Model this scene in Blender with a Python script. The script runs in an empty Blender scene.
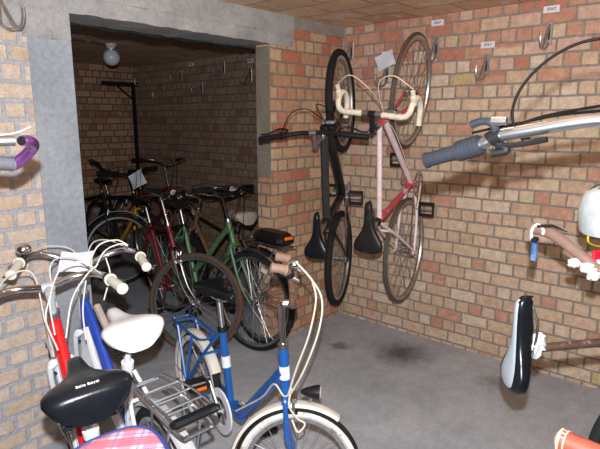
import bpy, math, random
from mathutils import Vector, Matrix
random.seed(7)
PI = math.pi
SC = bpy.context.scene
COL = SC.collection
V = Vector

# ------------------------------------------------------------------ materials
class N:
    """tiny wrapper so node maths reads as maths"""
    def __init__(s, nt, sock): s.nt, s.s = nt, sock
    def _m(s, op, *o):
        n = s.nt.nodes.new('ShaderNodeMath'); n.operation = op
        for i, v in enumerate((s,) + o):
            if isinstance(v, N): s.nt.links.new(v.s, n.inputs[i])
            else: n.inputs[i].default_value = v
        return N(s.nt, n.outputs[0])
    def __add__(s, o): return s._m('ADD', o)
    def __sub__(s, o): return s._m('SUBTRACT', o)
    def __mul__(s, o): return s._m('MULTIPLY', o)
    def __truediv__(s, o): return s._m('DIVIDE', o)
    def floor(s): return s._m('FLOOR')
    def fract(s): return s._m('FRACT')
    def minimum(s, o): return s._m('MINIMUM', o)
    def maximum(s, o): return s._m('MAXIMUM', o)

def new_mat(name):
    m = bpy.data.materials.new(name); m.use_nodes = True
    nt = m.node_tree
    return m, nt, nt.nodes['Principled BSDF']

def noise(nt, scale, detail=3, vec=None, rough=.5):
    n = nt.nodes.new('ShaderNodeTexNoise'); n.inputs['Scale'].default_value = scale
    n.inputs['Detail'].default_value = detail; n.inputs['Roughness'].default_value = rough
    if vec is None:
        t = nt.nodes.new('ShaderNodeTexCoord'); vec = t.outputs['Object']
    nt.links.new(vec, n.inputs['Vector'])
    return n.outputs['Fac']

def ramp(nt, fac, stops, const=False):
    r = nt.nodes.new('ShaderNodeValToRGB')
    if const: r.color_ramp.interpolation = 'CONSTANT'
    e = r.color_ramp.elements
    while len(e) < len(stops): e.new(0.5)
    for i, (p, c) in enumerate(stops):
        e[i].position = p; e[i].color = (*c[:3], 1)
    nt.links.new(fac, r.inputs[0])
    return r.outputs[0]

def mix(nt, f, a, b, mode='MIX'):
    m = nt.nodes.new('ShaderNodeMix'); m.data_type = 'RGBA'; m.blend_type = mode
    for sock, v in ((m.inputs[0], f), (m.inputs[6], a), (m.inputs[7], b)):
        if isinstance(v, (float, int)): sock.default_value = v
        elif isinstance(v, tuple): sock.default_value = (*v[:3], 1)
        elif isinstance(v, N): nt.links.new(v.s, sock)
        else: nt.links.new(v, sock)
    return m.outputs[2]

def bump(nt, b, h, strength=.4, dist=.01):
    n = nt.nodes.new('ShaderNodeBump'); n.inputs['Strength'].default_value = strength
    n.inputs['Distance'].default_value = dist
    nt.links.new(h.s if isinstance(h, N) else h, n.inputs['Height'])
    nt.links.new(n.outputs[0], b.inputs['Normal'])

def smooth(nt, v, a, b):
    n = nt.nodes.new('ShaderNodeMapRange'); n.interpolation_type = 'SMOOTHSTEP'
    nt.links.new(v.s if isinstance(v, N) else v, n.inputs[0])
    n.inputs[1].default_value = a; n.inputs[2].default_value = b
    return N(nt, n.outputs[0])

def brick_mat(name, axis, palette, mortar, mort=.014, L=.184, h=.0786, u0=0., z0=0., zred=None, red=None, wob=.005, bmp=.6, flipz=False):
    m, nt, b = new_mat(name)
    tc = nt.nodes.new('ShaderNodeTexCoord'); sx = nt.nodes.new('ShaderNodeSeparateXYZ')
    nt.links.new(tc.outputs['Object'], sx.inputs[0])
    u = N(nt, sx.outputs[{'x': 0, 'y': 1}[axis]]); z = N(nt, sx.outputs[2])
    n1 = N(nt, noise(nt, 7, 2)); n2 = N(nt, noise(nt, 45, 2))
    u = u + (n1 - .5) * (wob * 2.2) + (n2 - .5) * wob + (50 + u0)
    mp = nt.nodes.new('ShaderNodeMapping'); mp.inputs[1].default_value = (13.1, 4.2, 7.7)
    nt.links.new(tc.outputs['Object'], mp.inputs[0])
    n3 = N(nt, noise(nt, 5, 2, mp.outputs[0])); n4 = N(nt, noise(nt, 40, 2, mp.outputs[0]))
    z = z + (n3 - .5) * (wob * 2.2) + (n4 - .5) * wob + (10 * h + z0)
    row = (z / h).floor()
    par = row - (row * .5).floor() * 2          # 0 header, 1 stretcher
    r2 = (row * .5).floor(); par2 = r2 - (r2 * .5).floor() * 2
    w = par * (L / 2) + (L / 2)
    off = par * (L * .25) + par * par2 * (L * .5)
    uu = (u + off) / w
    col = uu.floor(); fu = uu.fract() * w
    du = fu.minimum(w - fu)
    fz = (z / h).fract() * h
    dz = fz.minimum((fz - h) * -1)
    # rounded corners
    d = du.minimum(dz)
    n5 = N(nt, noise(nt, 120, 3))
    d = d + (n5 - .5) * .005
    mask = smooth(nt, d, mort / 2 - .0015, mort / 2 + .0025)
    cb = nt.nodes.new('ShaderNodeCombineXYZ')
    nt.links.new(col.s, cb.inputs[0]); nt.links.new(row.s, cb.inputs[1])
    wn = nt.nodes.new('ShaderNodeTexWhiteNoise'); wn.noise_dimensions = '2D'
    nt.links.new(cb.outputs[0], wn.inputs['Vector'])
    val = N(nt, wn.outputs['Value'])
    c = ramp(nt, val.s, palette, True)
    if zred:
        sxyz = nt.nodes.new('ShaderNodeSeparateColor'); nt.links.new(wn.outputs['Color'], sxyz.inputs[0])
        g = smooth(nt, N(nt, sx.outputs[2]), zred[0], zred[1])
        pr = (N(nt, sxyz.outputs[1]) + g * .95 - .94)
        pick = smooth(nt, pr, 0, .05)
        c = mix(nt, pick, c, ramp(nt, val.s, red, True))
    # grain in each brick
    gr = noise(nt, 28, 4); c = mix(nt, .5, c, ramp(nt, gr, [(.3, (.7, .7, .7)), (.7, (1.3, 1.3, 1.3))]), 'MULTIPLY')
    gr2 = noise(nt, 160, 2); c = mix(nt, .35, c, ramp(nt, gr2, [(.35, (.6, .6, .6)), (.65, (1.3, 1.3, 1.3))]), 'MULTIPLY')
    mc = mix(nt, .6, mortar, ramp(nt, noise(nt, 60, 3), [(.3, (.6, .6, .6)), (.7, (1.25, 1.25, 1.25))]), 'MULTIPLY')
    nt.links.new(mix(nt, mask, mc, c), b.inputs['Base Color'])
    b.inputs['Roughness'].default_value = .88
    b.inputs['Specular IOR Level'].default_value = .25
    bump(nt, b, mask + N(nt, gr) * .5 + N(nt, gr2) * .25, bmp, .006)
    return m

def srgb(r, g, b):
    return tuple(((x / 255) / 12.92 if x / 255 <= .04045 else ((x / 255 + .055) / 1.055) ** 2.4) for x in (r, g, b))

yel = [(0, srgb(210, 182, 154)), (.22, srgb(214, 190, 162)), (.4, srgb(204, 174, 146)), (.56, srgb(212, 180, 156)),
       (.79, srgb(198, 176, 134)), (.82, srgb(218, 196, 174)), (.95, srgb(202, 154, 130))]
redp = [(0, srgb(206, 162, 142)), (.25, srgb(198, 146, 124)), (.45, srgb(210, 176, 158)), (.65, srgb(202, 154, 128)), (.86, srgb(194, 132, 110))]
yel_left = [(0, srgb(206, 188, 170)), (.25, srgb(212, 194, 178)), (.5, srgb(204, 182, 160)), (.7, srgb(210, 188, 172)), (.88, srgb(198, 178, 154))]
pier = [(0, srgb(204, 168, 134)), (.25, srgb(198, 158, 126)), (.45, srgb(204, 142, 112)), (.60, srgb(210, 176, 142)), (.8, srgb(194, 152, 118)), (.94, srgb(196, 124, 98))]
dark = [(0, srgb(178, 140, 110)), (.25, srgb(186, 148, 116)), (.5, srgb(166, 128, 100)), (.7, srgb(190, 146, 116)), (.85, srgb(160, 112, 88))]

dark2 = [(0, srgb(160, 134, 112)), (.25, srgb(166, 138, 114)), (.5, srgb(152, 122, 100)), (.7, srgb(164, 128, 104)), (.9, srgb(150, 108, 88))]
M = {}
M['brick_right'] = brick_mat('right_wall_bricks', 'y', yel, srgb(152, 142, 132), L=.18, mort=.012, zred=(1.55, 2.2), red=redp, z0=.055, u0=.03, wob=.006, bmp=.4)
M['brick_left'] = brick_mat('left_wall_bricks', 'x', yel_left, srgb(178, 178, 184), mort=.018, z0=.03, wob=.006)
M['brick_pier'] = brick_mat('pier_bricks', 'x', pier, srgb(146, 134, 122), mort=.012, z0=.055, u0=.08, wob=.007, bmp=.4)
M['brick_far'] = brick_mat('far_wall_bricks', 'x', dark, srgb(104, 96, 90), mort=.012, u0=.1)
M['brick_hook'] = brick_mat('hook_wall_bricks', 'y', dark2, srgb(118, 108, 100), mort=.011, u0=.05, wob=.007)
M['brick_jamb'] = brick_mat('jamb_bricks', 'y', pier, srgb(136, 128, 120), mort=.013, z0=.055)

def concrete(name, c1, c2, scale=6, sp=.0, rough=.9, bm=.35):
    m, nt, b = new_mat(name)
    n = noise(nt, scale, 6, rough=.65)
    c = ramp(nt, n, [(.3, c1), (.7, c2)])
    f = noise(nt, scale * 14, 3)
    c = mix(nt, .4, c, ramp(nt, f, [(.3, (.65, .65, .65)), (.7, (1.25, 1.25, 1.25))]), 'MULTIPLY')
    v = nt.nodes.new('ShaderNodeTexVoronoi'); v.inputs['Scale'].default_value = 26
    t = nt.nodes.new('ShaderNodeTexCoord'); nt.links.new(t.outputs['Object'], v.inputs['Vector'])
    pit = smooth(nt, N(nt, v.outputs['Distance']), .03, .08)
    c = mix(nt, pit, tuple(x * .8 for x in c1), c)
    nt.links.new(c, b.inputs['Base Color']); b.inputs['Roughness'].default_value = rough
    b.inputs['Specular IOR Level'].default_value = .25
    bump(nt, b, N(nt, f) + pit * .5 + N(nt, n), bm, .008)
    return m
M['concrete'] = concrete('grey_concrete', srgb(150, 150, 152), srgb(190, 188, 186), 5)
M['pillar'] = concrete('blue_grey_concrete', srgb(146, 152, 162), srgb(172, 178, 186), 3)
M['mortar'] = concrete('mortar_band', srgb(136, 130, 124), srgb(176, 168, 158), 9)
M['plaster'] = concrete('jamb_plaster', srgb(130, 120, 110), srgb(150, 140, 128), 5, bm=.15)

def floor_mat():
    m, nt, b = new_mat('concrete_floor')
    tc = nt.nodes.new('ShaderNodeTexCoord')
    n = noise(nt, 2.2, 6, rough=.6); f = noise(nt, 60, 4, rough=.7); g = noise(nt, 14, 4)
    c = ramp(nt, n, [(.3, srgb(162, 168, 178)), (.7, srgb(190, 195, 203))])
    c = mix(nt, .5, c, ramp(nt, f, [(.3, (.7, .7, .7)), (.7, (1.25, 1.25, 1.25))]), 'MULTIPLY')
    c = mix(nt, .5, c, ramp(nt, g, [(.35, (.82, .82, .82)), (.65, (1.1, 1.1, 1.1))]), 'MULTIPLY')
    def spot(c, x, y, r0, r1, colr, amt):
        mp = nt.nodes.new('ShaderNodeVectorMath'); mp.operation = 'DISTANCE'
        nt.links.new(tc.outputs['Object'], mp.inputs[0]); mp.inputs[1].default_value = (x, y, 0)
        d = N(nt, mp.outputs['Value']) + (N(nt, g) - .5) * .12
        k = (smooth(nt, d, r1, r0)) * amt
        return mix(nt, k, c, colr)
    c = spot(c, 2.93, 1.66, .0, .27, srgb(62, 52, 40), .8)
    c = spot(c, 2.75, 2.05, .02, .10, srgb(70, 66, 62), .6)
    c = spot(c, 2.95, 1.05, .0, .16, srgb(84, 76, 66), .45)
    # earthy edge beside the walls
    nt.links.new(c, b.inputs['Base Color']); b.inputs['Roughness'].default_value = .8
    b.inputs['Specular IOR Level'].default_value = .3
    bump(nt, b, N(nt, f) + N(nt, g), .3, .004)
    return m
M['floor'] = floor_mat()

def ceil_mat(name, k=1.):
    m, nt, b = new_mat(name)
    tc = nt.nodes.new('ShaderNodeTexCoord'); sx = nt.nodes.new('ShaderNodeSeparateXYZ')
    nt.links.new(tc.outputs['Object'], sx.inputs[0])
    n1 = N(nt, noise(nt, 6, 2))
    y = N(nt, sx.outputs[1]) + (n1 - .5) * .02 + 50; x = N(nt, sx.outputs[0]) + (n1 - .5) * .02 + 50
    h = .25; w = .33
    row = (x / h).floor(); par = row - (row * .5).floor() * 2
    uu = (y + par * .12) / w
    col = uu.floor(); fu = uu.fract() * w; fz = (x / h).fract() * h
    du = fu.minimum((fu - w) * -1); dz = fz.minimum((fz - h) * -1)
    mask = smooth(nt, du.minimum(dz), .002, .008)
    cb = nt.nodes.new('ShaderNodeCombineXYZ'); nt.links.new(col.s, cb.inputs[0]); nt.links.new(row.s, cb.inputs[1])
    wn = nt.nodes.new('ShaderNodeTexWhiteNoise'); wn.noise_dimensions = '2D'; nt.links.new(cb.outputs[0], wn.inputs['Vector'])
    c = ramp(nt, wn.outputs['Value'], [(0, srgb(222 * k, 186 * k, 154 * k)), (.35, srgb(228 * k, 196 * k, 166 * k)), (.7, srgb(212 * k, 174 * k, 142 * k))], True)
    g = noise(nt, 12, 5); c = mix(nt, .5, c, ramp(nt, g, [(.3, (.7, .7, .7)), (.7, (1.2, 1.2, 1.2))]), 'MULTIPLY')
    # ribs inside the hollow tiles
    c = mix(nt, mask, srgb(150 * k, 122 * k, 100 * k), c)
    # splashes of pale mortar at the joints
    v = noise(nt, 7.5, 2); sp = smooth(nt, v, .60, .66)
    c = mix(nt, sp * .85, c, srgb(222 * k, 214 * k, 206 * k))
    nt.links.new(c, b.inputs['Base Color']); b.inputs['Roughness'].default_value = .85
    bump(nt, b, mask + N(nt, g), .4, .006)
    return m
M['ceiling'] = ceil_mat('clay_tile_ceiling')

def simple(name, col, rough=.5, metal=0., spec=.5, var=.12, scale=40, coat=0., bmp=0., emis=None, dirt=None, dscale=14, dlo=.55, dhi=.65):
    m, nt, b = new_mat(name)
    c = mix(nt, 1., col, ramp(nt, noise(nt, scale, 3), [(.3, (1 - var,) * 3), (.7, (1 + var,) * 3)]), 'MULTIPLY')
    if dirt:
        c = mix(nt, smooth(nt, noise(nt, dscale, 5, rough=.7), dlo, dhi), c, dirt)
    nt.links.new(c, b.inputs['Base Color'])
    b.inputs['Roughness'].default_value = rough; b.inputs['Metallic'].default_value = metal
    b.inputs['Specular IOR Level'].default_value = spec; b.inputs['Coat Weight'].default_value = coat
    if bmp: bump(nt, b, noise(nt, scale * 3, 3), bmp, .003)
    if emis: b.inputs['Emission Color'].default_value = (*emis[0], 1); b.inputs['Emission Strength'].default_value = emis[1]
    return m
S = simple
M['chrome'] = S('chrome', (.72, .72, .74), .22, 1., var=.05)
M['dull_chrome'] = S('dull_chrome', (.5, .5, .52), .35, 1., var=.2, dirt=(.2, .15, .11), dhi=.8)
M['alloy'] = S('brushed_alloy', (.62, .64, .68), .34, 1., var=.06)
M['steel'] = S('galvanised_steel', (.5, .5, .5), .4, .9, var=.2)
M['rust'] = S('rusty_steel', srgb(120, 86, 66), .7, .3, var=.3, dirt=srgb(150, 128, 112))
M['black'] = S('black_plastic', (.012, .012, .013), .45, spec=.25)
M['black_paint'] = S('black_paint', (.010, .011, .013), .3, spec=.3, coat=.15)
M['dark_grey_paint'] = S('charcoal_paint', (.05, .052, .055), .35, .3)
M['rubber'] = S('black_rubber', (.018, .018, .019), .8, spec=.2, bmp=.2)
M['old_rubber'] = S('dusty_rubber', (.045, .043, .042), .85, bmp=.2)
M['brown_tyre'] = S('brown_tyre_wall', srgb(92, 70, 56), .8, bmp=.2)
M['gum_tyre'] = S('faded_brown_tyre', srgb(84, 74, 68), .8, bmp=.2)
M['white_tyre'] = S('white_tyre_wall', srgb(226, 222, 214), .7, dirt=srgb(170, 155, 140))
M['leather'] = S('black_saddle_cover', (.007, .009, .012), .27, spec=.35, bmp=.08)
M['worn_leather'] = S('worn_black_leather', (.016, .015, .014), .42, spec=.3, bmp=.15, dirt=(.05, .04, .035))
M['white_vinyl'] = S('white_saddle_cover', srgb(236, 236, 238), .38, var=.03)
M['tan_vinyl'] = S('grey_tan_saddle_cover', srgb(160, 150, 138), .45)
M['white_paint'] = S('white_frame_paint', srgb(232, 234, 238), .3, coat=.4, var=.04)
M['cream_paint'] = S('cream_white_paint', srgb(226, 220, 208), .4, var=.06)
M['ivory'] = S('ivory_grip_plastic', srgb(224, 220, 206), .5, var=.05)
M['red_paint'] = S('red_frame_paint', srgb(226, 26, 32), .3, coat=.5, var=.05)
M['pink_paint'] = S('faded_red_paint', srgb(196, 62, 84), .4, coat=.2, dirt=srgb(222, 190, 196))
M['white_pink'] = S('white_pink_paint', srgb(236, 214, 218), .4, coat=.2, dirt=srgb(214, 130, 146), dlo=.6, dhi=.7)
M['maroon_paint'] = S('maroon_paint', srgb(120, 26, 34), .4)
M['blue_paint'] = S('blue_frame_paint', srgb(30, 92, 168), .32, coat=.4, var=.08)
M['royal_paint'] = S('royal_blue_paint', srgb(34, 72, 176), .35, coat=.4, var=.05)
M['green_paint'] = S('green_frame_paint', srgb(84, 128, 88), .4, coat=.3)
M['yellow_paint'] = S('yellow_frame_paint', srgb(210, 160, 40), .4)
M['grey_fender'] = S('grey_mudguard', srgb(176, 178, 182), .4, var=.08)
M['bar_tape'] = S('off_white_bar_tape', srgb(226, 216, 200), .6, dirt=srgb(176, 140, 104), bmp=.15, dlo=.58, dhi=.72)
M['brown_tape'] = S('dirty_brown_tape', srgb(150, 118, 104), .6, dirt=srgb(132, 112, 108), dscale=20, bmp=.2)
M['brown_post'] = S('dark_brown_tube', srgb(92, 70, 60), .45, .3, dirt=srgb(170, 140, 126), dscale=30)
M['white_rag'] = S('white_plastic_tape', srgb(226, 224, 222), .6, bmp=.4)
M['purple'] = S('purple_anodised', srgb(170, 104, 184), .22, .75, var=.15)
M['grey_foam'] = S('grey_rubber_grip', srgb(96, 98, 106), .6, dirt=srgb(84, 84, 90))
M['slate_grip'] = S('blue_grey_rubber_grip', srgb(46, 49, 56), .65, spec=.2, var=.1)
M['saddle_grey'] = S('light_grey_saddle_panel', srgb(176, 186, 196), .5, var=.03)
M['orange'] = S('orange_reflector', srgb(255, 120, 20), .2, emis=None)
M['red_refl'] = S('red_reflector', srgb(220, 30, 16), .2)
M['yellow_refl'] = S('yellow_reflector', srgb(240, 200, 40), .2)
M['paper'] = S('white_paper', srgb(232, 236, 248), .8, var=.02)
M['lens'] = S('lamp_lens', srgb(206, 190, 184), .1, var=.1)
M['cable_white'] = S('white_cable_housing', srgb(226, 222, 214), .5)
M['cable_beige'] = S('beige_cable_housing', srgb(220, 208, 190), .5)
M['cable_black'] = S('black_cable_housing', (.006, .006, .006), .6, spec=.1)
M['lock_blue'] = S('blue_padlock_sleeve', srgb(72, 104, 150), .5, dirt=srgb(120, 146, 180))
M['helmet'] = S('white_helmet_shell', srgb(206, 216, 220), .35, dirt=srgb(70, 84, 96), dlo=.66, dhi=.70, dscale=20)
M['yellow'] = S('yellow_strap', srgb(236, 214, 30), .5)
M['bag_red'] = S('red_print', srgb(206, 24, 44), .5)
M['leather_grip'] = S('reddish_brown_grip', srgb(136, 62, 46), .5, dirt=srgb(160, 92, 72))
M['cream_cap'] = S('cream_grip_end', srgb(196, 164, 140), .6, dirt=srgb(150, 104, 82))
M['conduit'] = S('brown_conduit', srgb(96, 60, 48), .6)
M['dark_steel'] = S('dark_steel', (.012, .011, .011), .6, .4)
M['wood_brown'] = S('brown_crossbar', srgb(150, 92, 66), .6)
M['globe'] = S('opal_glass', srgb(206, 212, 224), .18, var=.02)
M['porcelain'] = S('lamp_holder', srgb(196, 196, 200), .4)
M['label'] = S('white_number_plate', srgb(236, 236, 244), .5, var=.02)
M['ink'] = S('dark_blue_ink', srgb(44, 44, 90), .6)
M['logo'] = S('white_logo_print', srgb(226, 228, 232), .5)
M['blue_trim'] = S('blue_piping', srgb(40, 56, 110), .6)

def plaid():
    m, nt, b = new_mat('pink_plaid_cloth')
    tc = nt.nodes.new('ShaderNodeTexCoord'); sx = nt.nodes.new('ShaderNodeSeparateXYZ')
    mp = nt.nodes.new('ShaderNodeMapping'); mp.inputs[2].default_value = (0, 0, .5); nt.links.new(tc.outputs['Object'], mp.inputs[0])
    nt.links.new(mp.outputs[0], sx.inputs[0])
    x = N(nt, sx.outputs[0]) + 5; y = N(nt, sx.outputs[1]) + 5
    fx = (x / .055).fract(); fy = (y / .055).fract()
    c = mix(nt, 1., srgb(196, 160, 184), srgb(196, 160, 184))
    bx = smooth(nt, fx, .45, .5); by = smooth(nt, fy, .45, .5)
    c = mix(nt, bx * .85, c, srgb(180, 26, 56)); c = mix(nt, by * .6, c, srgb(186, 40, 70))
    tx = smooth(nt, (fx - .22)._m('ABSOLUTE'), .06, .03); ty = smooth(nt, (fy - .22)._m('ABSOLUTE'), .06, .03)
    c = mix(nt, tx * .7, c, srgb(74, 70, 130)); c = mix(nt, ty * .7, c, srgb(74, 70, 130))
    ch = nt.nodes.new('ShaderNodeTexChecker'); ch.inputs['Scale'].default_value = 230; nt.links.new(tc.outputs['Object'], ch.inputs[0])
    c = mix(nt, N(nt, ch.outputs['Fac']) * .22, c, srgb(250, 240, 244))
    nt.links.new(c, b.inputs['Base Color']); b.inputs['Roughness'].default_value = .8
    return m
M['plaid'] = plaid()

# ------------------------------------------------------------------ mesh builder
def spline(pts, k=6):
    P = [V(p) for p in pts]
    if len(P) < 3: return P
    out = []
    for i in range(len(P) - 1):
        p0 = P[i - 1] if i else P[0] * 2 - P[1]
        p1, p2 = P[i], P[i + 1]
        p3 = P[i + 2] if i + 2 < len(P) else P[-1] * 2 - P[-2]
        for j in range(k):
            t = j / k
            out.append(.5 * ((2 * p1) + (p2 - p0) * t + (2 * p0 - 5 * p1 + 4 * p2 - p3) * t * t + (3 * p1 - p0 - 3 * p2 + p3) * t ** 3))
    out.append(P[-1])
    return out

class MB:
    def __init__(s, T=None): s.v, s.f, s.mi, s.mats, s.T = [], [], [], [], T
    def _mat(s, m):
        if m not in s.mats: s.mats.append(m)
        return s.mats.index(m)
    def add(s, vs, fs, m):
        o = len(s.v); k = s._mat(m)
        s.v += [(s.T @ V(p)) if s.T is not None else V(p) for p in vs]
        s.f += [tuple(i + o for i in f) for f in fs]; s.mi += [k] * len(fs)
    def tube(s, pts, r, m, n=10, cap=True, flat=1.):
        P = [V(p) for p in pts]; R = r if isinstance(r, (list, tuple)) else [r] * len(P)
        if len(R) != len(P): R = [R[0] + (R[-1] - R[0]) * i / (len(P) - 1) for i in range(len(P))]
        vs, fs = [], []
        t = (P[1] - P[0]).normalized()
        up = V((0, 0, 1)) if abs(t.z) < .9 else V((1, 0, 0))
        a = t.cross(up).normalized()
        for i, p in enumerate(P):
            if i == 0: t2 = P[1] - P[0]
            elif i == len(P) - 1: t2 = P[-1] - P[-2]
            else: t2 = (P[i + 1] - P[i]).normalized() + (P[i] - P[i - 1]).normalized()
            t2 = t2.normalized() if t2.length > 1e-9 else t
            a = (a - t2 * a.dot(t2)); a = a.normalized() if a.length > 1e-6 else t2.orthogonal().normalized()
            b = t2.cross(a)
            for k in range(n):
                an = 2 * PI * k / n
                vs.append(p + (a * math.cos(an) + b * math.sin(an) * flat) * R[i])
        for i in range(len(P) - 1):
            for k in range(n):
                fs.append((i * n + k, i * n + (k + 1) % n, (i + 1) * n + (k + 1) % n, (i + 1) * n + k))
        if cap:
            fs.append(tuple(range(n))[::-1]); fs.append(tuple((len(P) - 1) * n + k for k in range(n)))
        s.add(vs, fs, m)
    def revolve(s, c, prof, m, seg=56, a0=0., a1=None, ax='y', close=True):
        """profile (radius, side) closed loop swept about a sideways axis through c"""
        c = V(c); full = a1 is None; a1 = 2 * PI + a0 if full else a1
        ns = seg if full else seg + 1; vs, fs = [], []; k = len(prof)
        for i in range(ns):
            an = a0 + (a1 - a0) * i / seg
            for (r, y) in prof:
                if ax == 'y': vs.append(c + V((math.cos(an) * r, y, math.sin(an) * r)))
                elif ax == 'z': vs.append(c + V((math.cos(an) * r, math.sin(an) * r, y)))
                else: vs.append(c + V((y, math.cos(an) * r, math.sin(an) * r)))
        for i in range(seg):
            j = (i + 1) % ns
            for q in range(k if close else k - 1):
                fs.append((i * k + q, i * k + (q + 1) % k, j * k + (q + 1) % k, j * k + q))
        if not full:
            fs.append(tuple(range(k))[::-1]); fs.append(tuple((ns - 1) * k + q for q in range(k)))
        s.add(vs, fs, m)
    def box(s, c, sz, m, R=None, bev=0.):
        c = V(c); x, y, z = [q / 2 for q in sz]
        if bev:
            b = bev; lp = []
            for (dz, k) in ((-z, 1), (-z + b, 0), (z - b, 0), (z, 1)):
                xx, yy = x - b * k, y - b * k; bb = b
                lp.append([V((sx * (xx - (bb if e else 0)), sy * (yy - (0 if e else bb)), dz)) for (sx, sy, e) in
                           ((1, 1, 0), (1, 1, 1), (-1, 1, 1), (-1, 1, 0), (-1, -1, 0), (-1, -1, 1), (1, -1, 1), (1, -1, 0))])
            if R is not None: lp = [[R @ p for p in l] for l in lp]
            s.loft([[p + c for p in l] for l in lp], m); return
        vs = [V((sx * x, sy * y, sz_ * z)) for sz_ in (-1, 1) for (sx, sy) in ((-1, -1), (1, -1), (1, 1), (-1, 1))]
        if R is not None: vs = [R @ p for p in vs]
        s.add([p + c for p in vs], [(3, 2, 1, 0), (4, 5, 6, 7), (0, 1, 5, 4), (1, 2, 6, 5), (2, 3, 7, 6), (3, 0, 4, 7)], m)
    def loft(s, loops, m, cap=True, closed=True):
        k = len(loops[0]); vs = [p for l in loops for p in l]; fs = []
        for i in range(len(loops) - 1):
            for q in range(k if closed else k - 1):
                fs.append((i * k + q, i * k + (q + 1) % k, (i + 1) * k + (q + 1) % k, (i + 1) * k + q))
        if cap: fs.append(tuple(range(k))[::-1]); fs.append(tuple((len(loops) - 1) * k + q for q in range(k)))
        s.add(vs, fs, m)
    def ball(s, c, r, m, n=14, sc=(1, 1, 1)):
        c = V(c); loops = []
        for i in range(1, n):
            a = PI * i / n
            loops.append([c + V((math.sin(a) * math.cos(2 * PI * k / (2 * n)) * r * sc[0], math.sin(a) * math.sin(2 * PI * k / (2 * n)) * r * sc[1], -math.cos(a) * r * sc[2])) for k in range(2 * n)])
        s.loft(loops, m)
    def build(s, name, parent=None, origin=None, kind=None, label=None, angle=35):
        me = bpy.data.meshes.new(name)
        o = origin or V((0, 0, 0))
        me.from_pydata([tuple(p - o) for p in s.v], [], s.f)
        for mt in s.mats: me.materials.append(M[mt] if isinstance(mt, str) else mt)
        me.polygons.foreach_set('material_index', s.mi)
        me.polygons.foreach_set('use_smooth', [True] * len(s.f))
        import bmesh
        bm = bmesh.new(); bm.from_mesh(me); bmesh.ops.recalc_face_normals(bm, faces=bm.faces); bm.to_mesh(me); bm.free()
        me.set_sharp_from_angle(angle=math.radians(angle))
        ob = bpy.data.objects.new(name, me); COL.objects.link(ob)
        ob.location = o
        if parent is not None: ob.parent = parent
        if kind: ob['kind'] = kind
        if label: ob['label'] = label
        return ob

def empty(name, M4, label, cat, group=None):
    o = bpy.data.objects.new(name, None); COL.objects.link(o); o.matrix_world = M4
    o.empty_display_size = .1
    o['label'] = label; o['category'] = cat
    if group: o['group'] = group
    return o
def tag(o, label, cat, group=None):
    o['label'] = label; o['category'] = cat
    if group: o['group'] = group
    return o

def rag(b, c, r, m, sc=(1, 1, 1), seed=1):
    rn = random.Random(seed); k = len(b.v); b.ball((0, 0, 0), r, m, 7, sc)
    T = b.T
    for i in range(k, len(b.v)):
        p = b.v[i]; b.v[i] = p * (1 + rn.uniform(-.28, .28)) + V(c)

def text(body, size, mat, parent, M4, name, ext=.0006):
    c = bpy.data.curves.new(name, 'FONT'); c.body = body; c.size = size; c.extrude = ext
    c.align_x = 'CENTER'; c.align_y = 'CENTER'; c.materials.append(M[mat]); c.resolution_u = 3
    tmp = bpy.data.objects.new(name + '_curve', c); COL.objects.link(tmp)
    bpy.context.view_layer.update()
    me = bpy.data.meshes.new_from_object(tmp.evaluated_get(bpy.context.evaluated_depsgraph_get()))
    bpy.data.objects.remove(tmp); bpy.data.curves.remove(c)
    o = bpy.data.objects.new(name, me); COL.objects.link(o)
    if parent is not None: o.parent = parent
    o.matrix_local = M4
    return o

# ------------------------------------------------------------------ room
XR, YB, YB2, ZC = 3.26, 2.43, 2.56, 2.20
XL0, XL1, XJ = 1.0, 1.19, 2.484
XW, YF, XH, YFAR, XBL = -1.5, -1.5, 3.79, 6.17, .2
def slab(name, x0, x1, y0, y1, z0, z1, m):
    b = MB(); b.box(((x0 + x1) / 2, (y0 + y1) / 2, (z0 + z1) / 2), (x1 - x0, y1 - y0, z1 - z0), m)
    return b.build(name, kind='structure')
slab('floor', XW - .2, XH + .2, YF - .2, YFAR + .2, -.1, 0, 'floor')
slab('ceiling', XW - .2, XH + .2, YF - .2, YFAR + .2, ZC, ZC + .1, 'ceiling')
slab('wall_right', XR, XR + .2, YF, YB, 0, ZC, 'brick_right')
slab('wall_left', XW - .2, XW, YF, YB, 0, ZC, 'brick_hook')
slab('wall_front', XW, XR, YF - .2, YF, 0, ZC, 'brick_left')
slab('wall_back_left', XW, XL0 - .0, YB, YB2, 0, 1.93, 'brick_left')
slab('wall_back_right', XJ, XH, YB, YB2, 0, 2.013, 'brick_pier')
slab('wall_back_right_upper', 2.695, XH, YB, YB2, 2.013, 2.125, 'brick_pier')
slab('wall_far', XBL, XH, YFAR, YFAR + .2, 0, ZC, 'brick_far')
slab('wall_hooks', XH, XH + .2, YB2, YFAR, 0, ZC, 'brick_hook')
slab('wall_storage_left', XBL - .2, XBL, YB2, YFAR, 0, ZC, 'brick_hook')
def ragged(name, x0, x1, y0, y1, z0, z1, m, nx=40, amp=.003):
    """cast block with slightly uneven arrises"""
    b = MB(); loops = []
    rnd = random.Random(3)
    for i in range(nx + 1):
        x = x0 + (x1 - x0) * i / nx; j = [rnd.uniform(-amp, amp) for _ in range(4)]
        loops.append([V((x, y0 + j[0], z0 + j[1])), V((x, y1 + j[2], z0 + j[3])), V((x, y1, z1)), V((x, y0 + j[0], z1))])
    b.loft(loops, m); return b.build(name, kind='structure')
slab('wall_pillar', XL0, XL1, YB - .004, YB + .14, 0, 1.89, 'pillar')
ragged('wall_beam_bearing', XL0 - .02, XL1 + .0, YB - .006, YB + .3, 1.89, 2.02, 'concrete', 12)
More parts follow.
